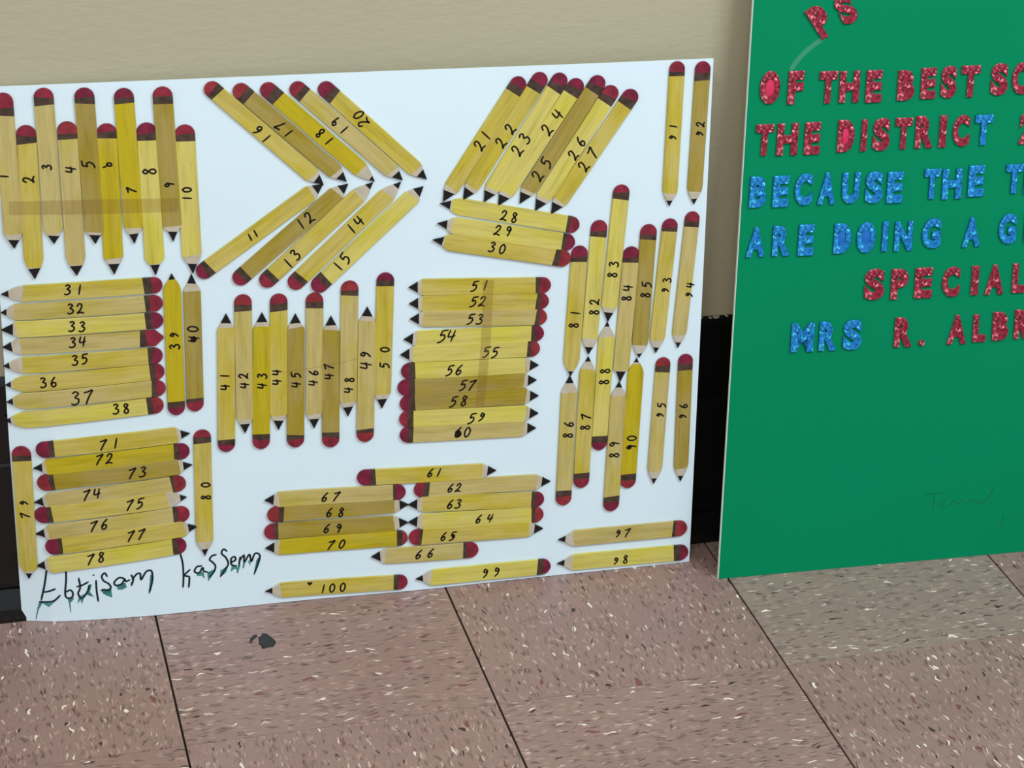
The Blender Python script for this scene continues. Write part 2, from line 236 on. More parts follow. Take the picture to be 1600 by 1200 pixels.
class NT:
    def __init__(s, name, rough=0.6, spec=0.5, metal=0.0):
        s.m = bpy.data.materials.new(name); s.m.use_nodes = True
        s.t = s.m.node_tree; s.b = s.t.nodes['Principled BSDF']
        s.b.inputs['Roughness'].default_value = rough
        s.b.inputs['Specular IOR Level'].default_value = spec
        s.b.inputs['Metallic'].default_value = metal
    def n(s, typ, ins=None, **props):
        x = s.t.nodes.new(typ)
        for k, v in props.items(): setattr(x, k, v)
        for k, v in (ins or {}).items():
            if isinstance(v, bpy.types.NodeSocket): s.t.links.new(v, x.inputs[k])
            else: x.inputs[k].default_value = v
        return x
    def coord(s, scale=(1, 1, 1), rnd=True):
        c = s.n('ShaderNodeTexCoord').outputs['Object']
        if rnd:
            r = s.n('ShaderNodeObjectInfo').outputs['Random']
            off = s.n('ShaderNodeMath', {0: r, 1: 37.0}, operation='MULTIPLY').outputs[0]
            cmb = s.n('ShaderNodeCombineXYZ', {0: off, 1: off, 2: 0.0}).outputs[0]
            c = s.n('ShaderNodeVectorMath', {0: c, 1: cmb}, operation='ADD').outputs[0]
        return s.n('ShaderNodeVectorMath', {0: c, 1: scale}, operation='MULTIPLY').outputs[0]
    def noise(s, vec, scale, detail=3, rough=0.5):
        return s.n('ShaderNodeTexNoise', {'Vector': vec, 'Scale': scale, 'Detail': detail, 'Roughness': rough}).outputs['Fac']
    def ramp(s, fac, a, b):
        return s.n('ShaderNodeMapRange', {0: fac, 1: a, 2: b, 3: 0.0, 4: 1.0}).outputs[0]
    def mix(s, fac, a, b, mode='MIX'):
        x = s.n('ShaderNodeMix', data_type='RGBA', blend_type=mode)
        for i, v in ((0, fac), (6, a), (7, b)):
            if isinstance(v, bpy.types.NodeSocket): s.t.links.new(v, x.inputs[i])
            else: x.inputs[i].default_value = v
        return x.outputs[2]
    def math(s, op, a, b):
        return s.n('ShaderNodeMath', {0: a, 1: b}, operation=op).outputs[0]
    def base(s, c):
        if isinstance(c, bpy.types.NodeSocket): s.t.links.new(c, s.b.inputs['Base Color'])
        else: s.b.inputs['Base Color'].default_value = c
    def bump(s, h, strength, dist):
        x = s.n('ShaderNodeBump', {'Height': h, 'Strength': strength, 'Distance': dist})
        s.t.links.new(x.outputs[0], s.b.inputs['Normal'])

def obj(name, verts, faces, mat, parent=None, matrix=None, smooth=False, mats=None):
    me = bpy.data.meshes.new(name)
    me.from_pydata([tuple(v) for v in verts], [], faces)
    me.update()
    for m in (mat if isinstance(mat, (list, tuple)) else [mat]): me.materials.append(m)
    if mats:
        for p, i in zip(me.polygons, mats): p.material_index = i
    if smooth:
        for p in me.polygons: p.use_smooth = True
    o = bpy.data.objects.new(name, me); COL.objects.link(o)
    if parent: o.parent = parent
    if matrix is not None: o.matrix_local = matrix
    return o

def empty(name, loc=(0, 0, 0)):
    o = bpy.data.objects.new(name, None); COL.objects.link(o); o.location = loc
    o.empty_display_size = 0.05
    return o

def box(a, b):
    (x0, y0, z0), (x1, y1, z1) = a, b
    v = [(x0, y0, z0), (x1, y0, z0), (x1, y1, z0), (x0, y1, z0), (x0, y0, z1), (x1, y0, z1), (x1, y1, z1), (x0, y1, z1)]
    return v, [(0, 3, 2, 1), (4, 5, 6, 7), (0, 1, 5, 4), (1, 2, 6, 5), (2, 3, 7, 6), (3, 0, 4, 7)]

def interp(tab, x):
    if x <= tab[0][0]: return tab[0][1]
    for (a, fa), (b, fb) in zip(tab, tab[1:]):
        if x <= b: return fa + (fb - fa) * (x - a) / (b - a)
    return tab[-1][1]

# ------------------------------------------------------------------ materials
def wood_mat(name, tan, yellow, bias):
    t = NT(name, 0.5, 0.35)
    g = t.noise(t.coord((30, 420, 60)), 1.0, 4, 0.6)
    g2 = t.noise(t.coord((9, 130, 30)), 1.0, 2, 0.5)
    p = t.noise(t.coord((16, 34, 10)), 1.0, 2, 0.5)
    col = t.mix(t.ramp(p, bias - 0.1, bias + 0.12), lin(yellow), lin(tan))
    dark = t.mix(t.ramp(g, 0.5, 0.75), (1, 1, 1, 1), (0.80, 0.78, 0.66, 1))
    col = t.mix(1.0, col, dark, 'MULTIPLY')
    d2 = t.mix(t.ramp(g2, 0.45, 0.8), (1, 1, 1, 1), (0.80, 0.77, 0.68, 1))
    col = t.mix(1.0, col, d2, 'MULTIPLY')
    t.base(col); t.bump(g, 0.25, 0.0004)
    return t.m
WOOD = {
    'L': wood_mat('pale_yellow_wood', (210, 197, 106), (208, 198, 74), 0.42),
    'M': wood_mat('mid_yellow_wood', (200, 183, 98), (194, 176, 58), 0.48),
    'Y': wood_mat('strong_yellow_wood', (192, 174, 62), (190, 171, 22), 0.62),
    'T': wood_mat('tan_wood', (195, 178, 114), (190, 175, 82), 0.40),
    'D': wood_mat('dark_tan_wood', (166, 147, 76), (162, 142, 38), 0.45),
}
def simple(name, c, rough=0.6, spec=0.4, var=None, scale=120, metal=0.0):
    t = NT(name, rough, spec, metal)
    if var:
        n = t.noise(t.coord(), scale, 3, 0.6)
        t.base(t.mix(t.ramp(n, 0.3, 0.7), lin(c), lin(var)))
    else: t.base(lin(c))
    return t.m
ERASER = [simple('marker_crimson', (104, 20, 38), 0.4, 0.5, (150, 38, 58), 95),
          simple('marker_deep_pink', (92, 12, 38), 0.4, 0.5, (136, 28, 62), 95),
          simple('marker_scarlet', (112, 24, 34), 0.4, 0.5, (154, 50, 54), 95)]
FERRULE = simple('marker_brown', (46, 34, 26), 0.5, 0.4, (84, 66, 52), 130)
BARE = simple('bare_whitened_wood', (198, 190, 174), 0.6, 0.3, (184, 172, 146), 90)
LEAD = simple('marker_black', (12, 13, 14), 0.45, 0.4)
INK = simple('black_ink', (22, 14, 12), 0.5, 0.3)
NAME_INK = simple('black_green_ink', (10, 30, 32), 0.5, 0.3)
TEAL = simple('teal_marker', (30, 104, 98), 0.6, 0.3, (92, 156, 150), 70)

t = NT('white_poster_card', 0.42, 0.35)
n = t.noise(t.coord(rnd=False), 6, 2)
t.base(t.mix(n, lin((224, 243, 252)), lin((218, 237, 246))))
CARD = t.m
t = NT('green_poster_card', 0.55, 0.08)
n = t.noise(t.coord(rnd=False), 4, 2)
t.base(t.mix(n, lin((0, 134, 90)), lin((0, 128, 85))))
GREEN = t.m
CORE = simple('white_foam_core', (232, 240, 234), 0.7, 0.3)

def glitter(name, dark, mid, hi):
    t = NT(name, 0.34, 0.5, 0.1)
    c = t.coord(rnd=False)
    c2 = t.n('ShaderNodeVectorMath', {0: c, 1: t.n('ShaderNodeTexNoise', {'Vector': c, 'Scale': 260.0}).outputs['Color']}, operation='ADD').outputs[0]
    v = t.n('ShaderNodeTexVoronoi', {'Vector': c, 'Scale': 420.0, 'Randomness': 1.0})
    vc = t.n('ShaderNodeSeparateColor', {0: v.outputs['Color']})
    col = t.mix(t.ramp(vc.outputs[0], 0.1, 0.75), lin(dark), lin(mid))
    col = t.mix(t.ramp(vc.outputs[1], 0.88, 0.93), col, lin(hi))
    t.base(col)
    geo = t.n('ShaderNodeNewGeometry').outputs['Normal']
    jit = t.n('ShaderNodeVectorMath', {0: v.outputs['Color'], 1: (0.5, 0.5, 0.5)}, operation='SUBTRACT').outputs[0]
    jit = t.n('ShaderNodeVectorMath', {0: jit, 'Scale': 0.6}, operation='SCALE').outputs[0]
    nn = t.n('ShaderNodeVectorMath', {0: geo, 1: jit}, operation='ADD').outputs[0]
    nn = t.n('ShaderNodeVectorMath', {0: nn}, operation='NORMALIZE').outputs[0]
    t.t.links.new(nn, t.b.inputs['Normal'])
    return t.m
GLIT = {'r': glitter('red_glitter_foil', (112, 18, 36), (158, 32, 60), (226, 120, 130)),
        'b': glitter('blue_glitter_foil', (0, 100, 168), (0, 132, 204), (60, 190, 236))}
RIM = {'r': simple('red_foam_edge', (150, 96, 84), 0.7), 'b': simple('blue_foam_edge', (10, 90, 140), 0.7)}
GEM = {'r': simple('bright_pink_foil', (214, 40, 88), 0.3, 0.6), 'b': simple('bright_blue_foil', (0, 104, 190), 0.3, 0.6)}

def tile_mat(name, base_a, base_b):
    t = NT(name, 0.38, 0.4)
    c = t.coord()
    wn = t.n('ShaderNodeTexNoise', {'Vector': c, 'Scale': 55.0, 'Detail': 2.0}).outputs['Color']
    wn = t.n('ShaderNodeVectorMath', {0: wn, 'Scale': 0.016}, operation='SCALE').outputs[0]
    warped = t.n('ShaderNodeVectorMath', {0: c, 1: wn}, operation='ADD').outputs[0]
    m = t.noise(c, 9, 3)
    col = t.mix(t.ramp(m, 0.3, 0.7), lin(base_a), lin(base_b))
    streak = t.noise(t.coord((70, 420, 1)), 1.0, 3, 0.6)
    col = t.mix(t.ramp(streak, 0.56, 0.74), col, lin(tuple(int(x * 0.80) for x in base_a)))
    streak2 = t.noise(t.coord((60, 330, 2)), 1.3, 2, 0.6)
    col = t.mix(t.ramp(streak2, 0.60, 0.78), col, lin(tuple(min(255, int(x * 1.14)) for x in base_b)))
    def chips(col, sx, sy, seed, thr, keep, colour, soft=0.03):
        v0 = t.n('ShaderNodeVectorMath', {0: warped, 1: (sx, sy, 1)}, operation='MULTIPLY').outputs[0]
        wob = t.n('ShaderNodeTexNoise', {'Vector': v0, 'Scale': 1.4, 'Detail': 2.0}).outputs['Color']
        wob = t.n('ShaderNodeVectorMath', {0: wob, 'Scale': 0.9}, operation='SCALE').outputs[0]
        v0 = t.n('ShaderNodeVectorMath', {0: v0, 1: wob}, operation='ADD').outputs[0]
        v0 = t.n('ShaderNodeVectorMath', {0: v0, 1: (seed, seed * 1.7, 0)}, operation='ADD').outputs[0]
        v = t.n('ShaderNodeTexVoronoi', {'Vector': v0, 'Scale': 1.0}, voronoi_dimensions='2D')
        a = t.n('ShaderNodeMapRange', {0: v.outputs['Distance'], 1: thr, 2: thr + soft, 3: 1.0, 4: 0.0}).outputs[0]
        k = t.math('GREATER_THAN', t.n('ShaderNodeSeparateColor', {0: v.outputs['Color']}).outputs[0], keep)
        return t.mix(t.math('MULTIPLY', a, k), col, lin(colour))
    dk = tuple(int(x * 0.74) for x in base_a)
    lt = tuple(min(255, int(x * 1.16)) for x in base_b)
    col = chips(col, 62, 230, 3.1, 0.14, 0.72, dk, 0.22)
    col = chips(col, 70, 260, 23.3, 0.14, 0.72, lt, 0.22)
    col = chips(col, 44, 170, 41.3, 0.10, 0.80, tuple(int(x * 0.86) for x in base_a), 0.25)
    col = chips(col, 48, 190, 11.7, 0.15, 0.93, (62, 46, 44), 0.06)
    col = chips(col, 56, 260, 7.9, 0.17, 0.92, (204, 188, 176), 0.05)
    col = chips(col, 46, 190, 17.5, 0.16, 0.95, (238, 226, 212), 0.04)
    col = chips(col, 40, 150, 31.5, 0.18, 0.98, (122, 76, 72), 0.08)
    t.base(col)
    t.bump(t.noise(c, 120, 2), 0.05, 0.001)
    return t.m
TILE_MATS = [tile_mat('pink_brown_vinyl', (146, 118, 111), (153, 125, 117)), tile_mat('grey_brown_vinyl', (147, 126, 117), (152, 131, 121))]
SUBFLOOR = simple('dark_joint', (26, 18, 16), 0.9)

t = NT('beige_wall_paint', 0.55, 0.3)
c = t.coord(rnd=False)
n = t.noise(c, 3.0, 3)
t.base(t.mix(n, lin((180, 172, 146)), lin((174, 166, 141))))
t.bump(t.noise(t.coord((60, 60, 160), rnd=False), 1.0, 5, 0.6), 0.22, 0.003)
WALL = t.m
t = NT('glossy_black_base', 0.13, 0.5)
t.base(lin((9, 9, 11)))
t.bump(t.noise(t.coord(rnd=False), 26, 3), 0.25, 0.004)
BLACK = t.m
CHIP = simple('chipped_pale_paint', (190, 182, 168), 0.7, 0.3, (110, 100, 88), 200)

# ------------------------------------------------------------------ the setting
v, f = box((-2.4, -3.4, -0.06), (3.4, 0.02, -0.0022))
floor = obj('floor', v, f, SUBFLOOR); floor['kind'] = 'structure'
T = 0.3048
X0, Y0 = -0.0070, -0.2755
def tile_mesh():
    h, g = T / 2 - 0.0010, 0.0002
    prof = [(h, -0.0022), (h, -0.0005), (h - g, 0.0)]
    vs, fs = [], []
    for r, z in prof:
        vs += [(-r, -r, z), (r, -r, z), (r, r, z), (-r, r, z)]
    for k in range(2):
        for j in range(4):
            a = k * 4 + j; b = k * 4 + (j + 1) % 4
            fs.append((a, b, b + 4, a + 4))
    fs.append((8, 9, 10, 11))
    return vs, fs
tm = []
for m in TILE_MATS:
    o = obj('tile', *tile_mesh(), m); tm.append(o.data); bpy.data.objects.remove(o)
grey_cells = {(3, 0), (5, 1), (1, -3), (-2, -2)}
rnd = random.Random(4)
for i in range(-7, 11):
    for j in range(-10, 1):
        o = bpy.data.objects.new('tile', tm[1 if (i, j) in grey_cells else 0]); COL.objects.link(o)
        o.parent = floor
        sy = 1.0
        o.location = (X0 + (i - 0.5) * T, Y0 + (j + 0.5) * T, 0)
        turned = (i + j) % 2 == 0
        o.rotation_euler = (0, 0, (math.pi / 2 if turned else 0) + (math.pi if rnd.random() < 0.5 else 0))
        o.scale = (1.0038, 1.0, 1) if turned else (1.0, 1.0038, 1)     # joints across are almost closed

# dark worn-through spot in the vinyl
wv, wf = [], []
for loop in GUM:
    s = len(wv)
    cx = sum(p[0] for p in loop) / len(loop); cy = sum(p[1] for p in loop) / len(loop)
    wv.append((cx / 1000, cy / 1000, 0.0009))
    n = len(loop)
    wv += [(x / 1000, y / 1000, 0.0001) for x, y in loop]
    wv += [((cx + (x - cx) * 0.9) / 1000, (cy + (y - cy) * 0.9) / 1000, 0.0009) for x, y in loop]
    for k in range(n):
        k2 = (k + 1) % n
        wf += [(s + 1 + k2, s + 1 + k, s + 1 + n + k, s + 1 + n + k2), (s, s + 1 + n + k2, s + 1 + n + k)]
g = obj('gum_spot', wv, wf, simple('black_tar_gum', (36, 40, 38), 0.45, 0.4, (22, 22, 24)))
g['label'] = 'flattened black gum spot stuck on the pinkish floor tile'; g['category'] = 'gum'

# wall above, black base below
HB = 0.2735
v, f = box((-2.4, 0.006, 0.0), (3.4, 0.12, 2.8))
wall = obj('wall_back', v, f, WALL); wall['kind'] = 'structure'
prof = [(0.006, -0.001), (-0.0085, -0.001), (-0.0085, 0.004), (-0.007, 0.014), (-0.003, 0.028), (-0.001, 0.034), (0.002, 0.036), (0.002, 0.039),
        (-0.001, 0.041), (0.0, 0.05), (0.0, 0.175), (0.0015, 0.178), (0.0, 0.181), (0.0, HB - 0.008), (0.001, HB - 0.003), (0.0035, HB), (0.006, HB)]
N = 120
vs, fs = [], []
r2 = random.Random(2)
for k in range(N + 1):
    x = -2.4 + 5.8 * k / N
    dz = 0.0012 * math.sin(x * 9) + 0.001 * math.sin(x * 23 + 1)
    for y, z in prof: vs.append((x, y, z + (dz if z > 0.26 else 0)))
M = len(prof)
for k in range(N):
    for j in range(M - 1): fs.append((k * M + j, k * M + j + 1, (k + 1) * M + j + 1, (k + 1) * M + j))
base = obj('baseboard_back', vs, fs, BLACK); base['kind'] = 'structure'
# ragged chips of wall paint along the top of the base
for x, sc_ in ((-0.156, .7), (0.569, 1.0), (0.577, .5), (0.584, 1.3), (0.597, .6), (0.604, .9), (0.616, .5)):
    w = r2.uniform(0.002, 0.0042) * sc_; h = r2.uniform(0.001, 0.0022) * sc_; z = HB + 0.0012 * math.sin(x * 9) + 0.001 * math.sin(x * 23 + 1) - r2.uniform(0, 0.001)
    y1 = 0.0005
    obj('paint_chip', [(x - w, y1, z), (x - w * .4, y1 - .0008, z - h * .6), (x + w * .5, y1 - .0008, z - h * .3), (x + w, y1, z + h * .4), (x + w * .2, y1, z + h), (x - w * .6, y1, z + h * .7),
                       (x - w, .0062, z), (x + w, .0062, z + h * .4), (x, .0062, z + h)],
        [(0, 1, 2, 3, 4, 5), (0, 5, 8, 6), (3, 7, 8, 4), (4, 8, 5), (0, 6, 7, 3, 2, 1)], CHIP, base)

# ------------------------------------------------------------------ white poster of craft-stick pencils
PO = Vector((-0.13806353, -0.01118301, 0.0)); YAW, TILT = -0.04329756, 0.01547335
EX = Vector((math.cos(YAW), math.sin(YAW), 0)); NH = Vector((-math.sin(YAW), math.cos(YAW), 0))
EV = NH * math.sin(TILT) + Vector((0, 0, 1)) * math.cos(TILT)
OUT = EX.cross(EV).normalized()
PH = 0.57321
poster = empty('pencil_poster', PO)
poster['label'] = 'white poster board covered with one hundred craft stick pencils, leaning on the wall'
poster['category'] = 'poster'
def surf(u, v):                                                     # mm on the card -> local point of the poster
    u /= 1000; v /= 1000
    return EX * u + EV * v + OUT * (interp(BOW, u) * max(0.0, 1 - v / PH))
def normal(u, v):
    a = surf(u + 3, v) - surf(u - 3, v); b = surf(u, v + 3) - surf(u, v - 3)
    return a.cross(b).normalized()
def edge(tab, key, val, x):
    return interp(sorted((p[key], p[val]) for p in tab), x)
NU, NV = 48, 20
front, back = [], []
for j in range(NV + 1):
    for i in range(NU + 1):
        s, tt = i / NU, j / NV
        vt = edge(TOP_EDGE, 0, 1, s * 711)
        v_ = 0.4 + (vt - 0.4) * tt
        uu = edge(LEFT_EDGE, 1, 0, v_) * (1 - s) + edge(RIGHT_EDGE, 1, 0, v_) * s
        P = surf(uu, v_); front.append(P); back.append(P - OUT * 0.0025)
nf = len(front); idx = lambda i, j: j * (NU + 1) + i
fs = []
for j in range(NV):
    for i in range(NU):
        a, b, c_, d = idx(i, j), idx(i + 1, j), idx(i + 1, j + 1), idx(i, j + 1)
        fs += [(a, b, c_, d), (a + nf, d + nf, c_ + nf, b + nf)]
rim = [idx(i, 0) for i in range(NU + 1)] + [idx(NU, j) for j in range(1, NV + 1)] + [idx(i, NV) for i in range(NU - 1, -1, -1)] + [idx(0, j) for j in range(NV - 1, 0, -1)]
for a, b in zip(rim, rim[1:] + rim[:1]): fs.append((b, a, a + nf, b + nf))
obj('card', front + back, fs, CARD, poster)

GL = {  # handwritten digits: strokes in a unit-high box, x from 0
    '0': (.55, [[(.28, 1), (.06, .75), (.05, .3), (.25, 0), (.48, .25), (.5, .7), (.28, 1)]]),
    '1': (.2, [[(.14, 1), (.06, 0)]]),
    '2': (.62, [[(.05, .72), (.2, .98), (.45, .9), (.42, .55), (.2, .2), (.02, .02), (.3, .1), (.62, .0)]]),
    '3': (.55, [[(.08, .9), (.3, 1), (.48, .82), (.25, .56), (.5, .4), (.45, .1), (.2, 0), (.0, .08)]]),
    '4': (.62, [[(.12, .98), (.06, .45), (.3, .42), (.6, .5)], [(.5, .95), (.42, .0)]]),
    '5': (.58, [[(.15, .95), (.1, .55), (.35, .62), (.48, .35), (.3, .05), (.02, -.05)], [(.15, .95), (.58, 1)]]),
    '6': (.5, [[(.42, 1), (.15, .65), (.04, .25), (.2, 0), (.44, .15), (.4, .42), (.18, .42), (.06, .25)]]),
    '7': (.6, [[(.02, .85), (.3, .9), (.6, 1), (.35, .5), (.15, -.05)]]),
    '8': (.5, [[(.42, .85), (.2, 1), (.08, .75), (.38, .42), (.42, .12), (.2, 0), (.06, .2), (.2, .5), (.44, .85)]]),
    '9': (.5, [[(.44, .75), (.2, 1), (.05, .75), (.25, .55), (.44, .78), (.38, .35), (.3, .0)]]),
    ',': (.42, [[(.34, .8), (.14, .92), (.08, .62), (.3, .62), (.38, .82), (.32, .4), (.04, .08)]]),
    'd': (.6, [[(.0, 1.0), (.2, .62), (.48, .55), (.55, .2), (.3, .05), (.16, .3), (.3, .52)]]),
}
def smooth_line(pts, sub=4):
    if len(pts) < 3: return [Vector(pts[0]).lerp(Vector(pts[-1]), q / 4) for q in range(5)]
    P = [Vector(p) for p in pts]; out = []
    for i in range(len(P) - 1):
        p0 = P[max(i - 1, 0)]; p1 = P[i]; p2 = P[i + 1]; p3 = P[min(i + 2, len(P) - 1)]
        for k in range(sub):
            q = k / sub
            out.append(0.5 * ((2 * p1) + (p2 - p0) * q + (2 * p0 - 5 * p1 + 4 * p2 - p3) * q * q + (3 * p1 - p0 - 3 * p2 + p3) * q ** 3))
    out.append(P[-1])
    return out
def ribbon(pts, w, vs, fs, put, taper=0.6):
    """A pen stroke through 2D points, w wide, lifted to 3D by put()."""
    n = len(pts); s = len(vs)
    for i, p in enumerate(pts):
        d = pts[min(i + 1, n - 1)] - pts[max(i - 1, 0)]
        d = d.normalized() if d.length > 1e-9 else Vector((1, 0))
        ww = w * (taper if i in (0, n - 1) else 1.0) / 2
        m = Vector((-d.y, d.x)) * ww
        q = p if i not in (0, n - 1) else p + d * (w * 0.3 * (1 if i else -1))
        vs += [put(q - m), put(q + m)]
    for i in range(n - 1): fs.append((s + 2 * i, s + 2 * i + 2, s + 2 * i + 3, s + 2 * i + 1))
def blob(cx, cy, rx, ry, vs, fs, put, rr, n=12):
    s = len(vs)
    for k in range(n):
        a = 2 * math.pi * k / n; r = rr.uniform(0.85, 1.15)
        vs.append(put(Vector((cx + rx * r * math.cos(a), cy + ry * r * math.sin(a)))))
    fs.append(tuple(range(s, s + n)))

TH = 0.0019
TURN = {20: -18, 22: -4, 24: -3, 13: 6, 15: 6, 12: -4}
tone_word = {'L': 'pale yellow', 'M': 'yellow', 'Y': 'strong yellow', 'T': 'tan', 'D': 'dark tan'}
for (num, tone, ue, ve, up, vp, w, F, er, b, wh, sh, wf_, s, tx, ty, tl, th) in STICKS:
    rr = random.Random(num * 7 + 1)
    L = math.hypot(up - ue, vp - ve)
    hw = w / 2000; Lm = L / 1000; F, er, b, wh, sh = F / 1000, er / 1000, b / 1000, wh / 1000, sh / 1000
    pe, pp = surf(ue, ve), surf(up, vp)
    zx = (pp - pe).normalized()
    zn = normal((ue + up) / 2, (ve + vp) / 2); zy = zn.cross(zx).normalized(); zn = zx.cross(zy).normalized()
    lift = 0.0005 + (0.00025 if num % 2 else 0.0)
    if num in (28, 29, 30): lift = 0.0005 + 0.0003 * (num - 28)
    mt = Matrix((zx, zy, zn)).transposed().to_4x4(); mt.translation = pe + zn * lift
    ax2 = Vector((up - ue, vp - ve)).normalized()
    def bent(x, y, z):                                              # glued flat: the stick follows the bow of the card
        q = surf(ue + (ax2.x * x - ax2.y * y) * 1000, ve + (ax2.y * x + ax2.x * y) * 1000)
        return Vector((x, y, z + (q - pe).dot(zn)))
    def half(x):
        if x < hw: return math.sqrt(max(0.0, hw * hw - (hw - x) ** 2)) if num != 34 else hw * min(1.0, 0.12 + x / hw * 0.95)
        d = Lm - x
        if d >= sh: return hw
        if d >= b:
            q = (d - b) / (sh - b)
            return hw * (wf_ + (1 - wf_) * (q + 0.18 * math.sin(math.pi * q) * (1 if wf_ < 0.55 else 0.5)))
        return hw * wf_ * d / b
    def loft(name, xs, skew0, skew1, mat, parent, matrix=None):
        vs, fs = [], []
        n = len(xs)
        for k, x in enumerate(xs):
            sk = skew0 if k == 0 else (skew1 if k == n - 1 else 0)
            h = max(half(x), 0.00003); ins = min(0.00035, h * 0.5)
            for yy, zz in ((-h, 0), (-h, TH * .75), (-h + ins, TH), (h - ins, TH), (h, TH * .75), (h, 0)):
                vs.append(bent(x + sk * yy, yy, zz))
        for k in range(n - 1):
            for j in range(5): fs.append((k * 6 + j, (k + 1) * 6 + j, (k + 1) * 6 + j + 1, k * 6 + j + 1))
            fs.append((k * 6 + 5, (k + 1) * 6 + 5, (k + 1) * 6, k * 6))
        fs += [tuple(range(6)), tuple(reversed(range((n - 1) * 6, n * 6)))]
        return obj(name, vs, fs, mat, parent, matrix)
    k1, k2, k3, k4 = rr.uniform(-.12, .12), rr.uniform(-.1, .1), rr.uniform(-.15, .15), rr.uniform(-.12, .12)
    dwh, dsh = Lm - max(wh, b + 0.0002), Lm - sh
    xs = [F + (dsh - F) * q / 7 for q in range(7)] + sorted(x for x in [dsh, dsh + (Lm - b - dsh) * .33, dsh + (Lm - b - dsh) * .66] if x < dwh - 0.001) + [dwh]
    st = loft('craft_stick', xs, k2, k3, WOOD[tone], poster, mt)
    st['label'] = 'flat %s craft stick pencil with the handwritten number %d' % (tone_word[tone], num)
    pen_bottom = [hw * (1 - math.cos(math.pi / 2 * k / 7)) for k in range(8)]
    exs = [x for x in pen_bottom if x < er - 0.0005] + [er]
    loft('eraser', exs, 0, k1, ERASER[rr.choice((0, 0, 1, 1, 2))], st)
    fxs = [er] + [x for x in pen_bottom if er + 0.0003 < x < F - 0.0003] + [F]
    loft('ferrule', fxs, k1, k2, FERRULE, st)
    if wh > b + 0.0004:
        bxs = [dwh] + sorted(x for x in [dsh, dsh + (Lm - b - dsh) * .33, dsh + (Lm - b - dsh) * .66] if dwh + 0.0004 < x < Lm - b - 0.0004) + [Lm - b]
        loft('bare_wood_tip', bxs, k3, k4, BARE, st)
    loft('pencil_lead', [Lm - b, Lm - b * .5, Lm], k4, 0, LEAD, st)
    # handwritten number
    text = {6: 'd', 49: '4,', 39: '3,', 59: '5,', 79: '7,', 99: ',,'}.get(num, str(num))
    if 91 <= num <= 98: text = ',' + text[1]
    ws = [GL[ch][0] for ch in text]
    hgt = th / 1000; tot = tl / 1000
    gw = [x * hgt for x in ws]
    if len(text) > 1:
        sc = min(1.15, tot / sum(gw)) if tot < sum(gw) else 1.0
        gap = (tot - sum(gw) * sc) / (len(text) - 1)
    else: sc, gap = 1.0, 0
    width_all = sum(gw) * sc + gap * (len(text) - 1)
    sgn = s; vs, fs = [], []
    slant = rr.uniform(.0, .14) + (.18 if 51 <= num <= 78 else 0)
    def put(p):
        p = Matrix.Rotation(math.radians(TURN.get(num, 0)), 2) @ Vector((p.x, p.y))
        return bent(tx / 1000 + sgn * p.x, ty / 1000 + sgn * p.y, TH + 0.00012)
    x = -width_all / 2
    pen = 0.0018 if not 91 <= num <= 98 else 0.0017
    for ch, g_ in zip(text, gw):
        dy = rr.uniform(-.06, .06)
        if ch == '9' or ch == '6': dy += .0
        for line in GL[ch][1]:
            pts = smooth_line([(x + (px_ + slant * (py_ - .5)) * hgt * sc, (py_ - .5 + dy) * hgt) for px_, py_ in line])
            ribbon(pts, pen, vs, fs, put)
        if num == 40 and ch == '4': blob(x + .3 * hgt, -.05 * hgt, .24 * hgt, .34 * hgt, vs, fs, put, rr)
        if num == 60 and ch == '6': blob(x + .25 * hgt, -.12 * hgt, .32 * hgt, .42 * hgt, vs, fs, put, rr)
        if num == 90 and ch == '9': blob(x + .25 * hgt, .2 * hgt, .2 * hgt, .24 * hgt, vs, fs, put, rr)
        if num == 65 and ch == '5': blob(x + .3 * hgt, -.05 * hgt, .2 * hgt, .28 * hgt, vs, fs, put, rr)
        x += g_ * sc + gap
    obj('number_marking', vs, fs, INK, st)
    if num == 100:
        hx, hy = HEART[0] - ue, HEART[1] - ve
        a_ = Vector((up - ue, vp - ve)).normalized(); lx, ly = (hx * a_.x + hy * a_.y) / 1000, (-hx * a_.y + hy * a_.x) / 1000
        hv = [(0, -.9), (.9, .1), (.8, .6), (.4, .7), (0, .35), (-.4, .7), (-.8, .6), (-.9, .1)]
        obj('heart_marking', [bent(lx - p[0] * .003, ly - p[1] * .003, TH + .00012) for p in hv], [tuple(range(8))], INK, st)

# the name written in black and teal marker
def on_card(off):
    return lambda p: surf(p.x, p.y) + OUT * off
for group in ((0, 1, 2, 3), (4,), (5, 6), (7, 8), (9,), (10,), (11, 12), (13, 14), (15,), (16,), (17,), (18,), (19, 20)):
    vs, fs = [], []
    for k in group: ribbon(smooth_line(NAME_LINES[k]), 1.9, vs, fs, on_card(0.0004), 0.5)
    obj('handwritten_letter', vs, fs, NAME_INK, poster)
for poly in NAME_DRIPS:
    vs = [on_card(0.0003)(Vector(p)) for p in poly]
    obj('marker_smear', vs, [tuple(range(len(poly)))], TEAL, poster)

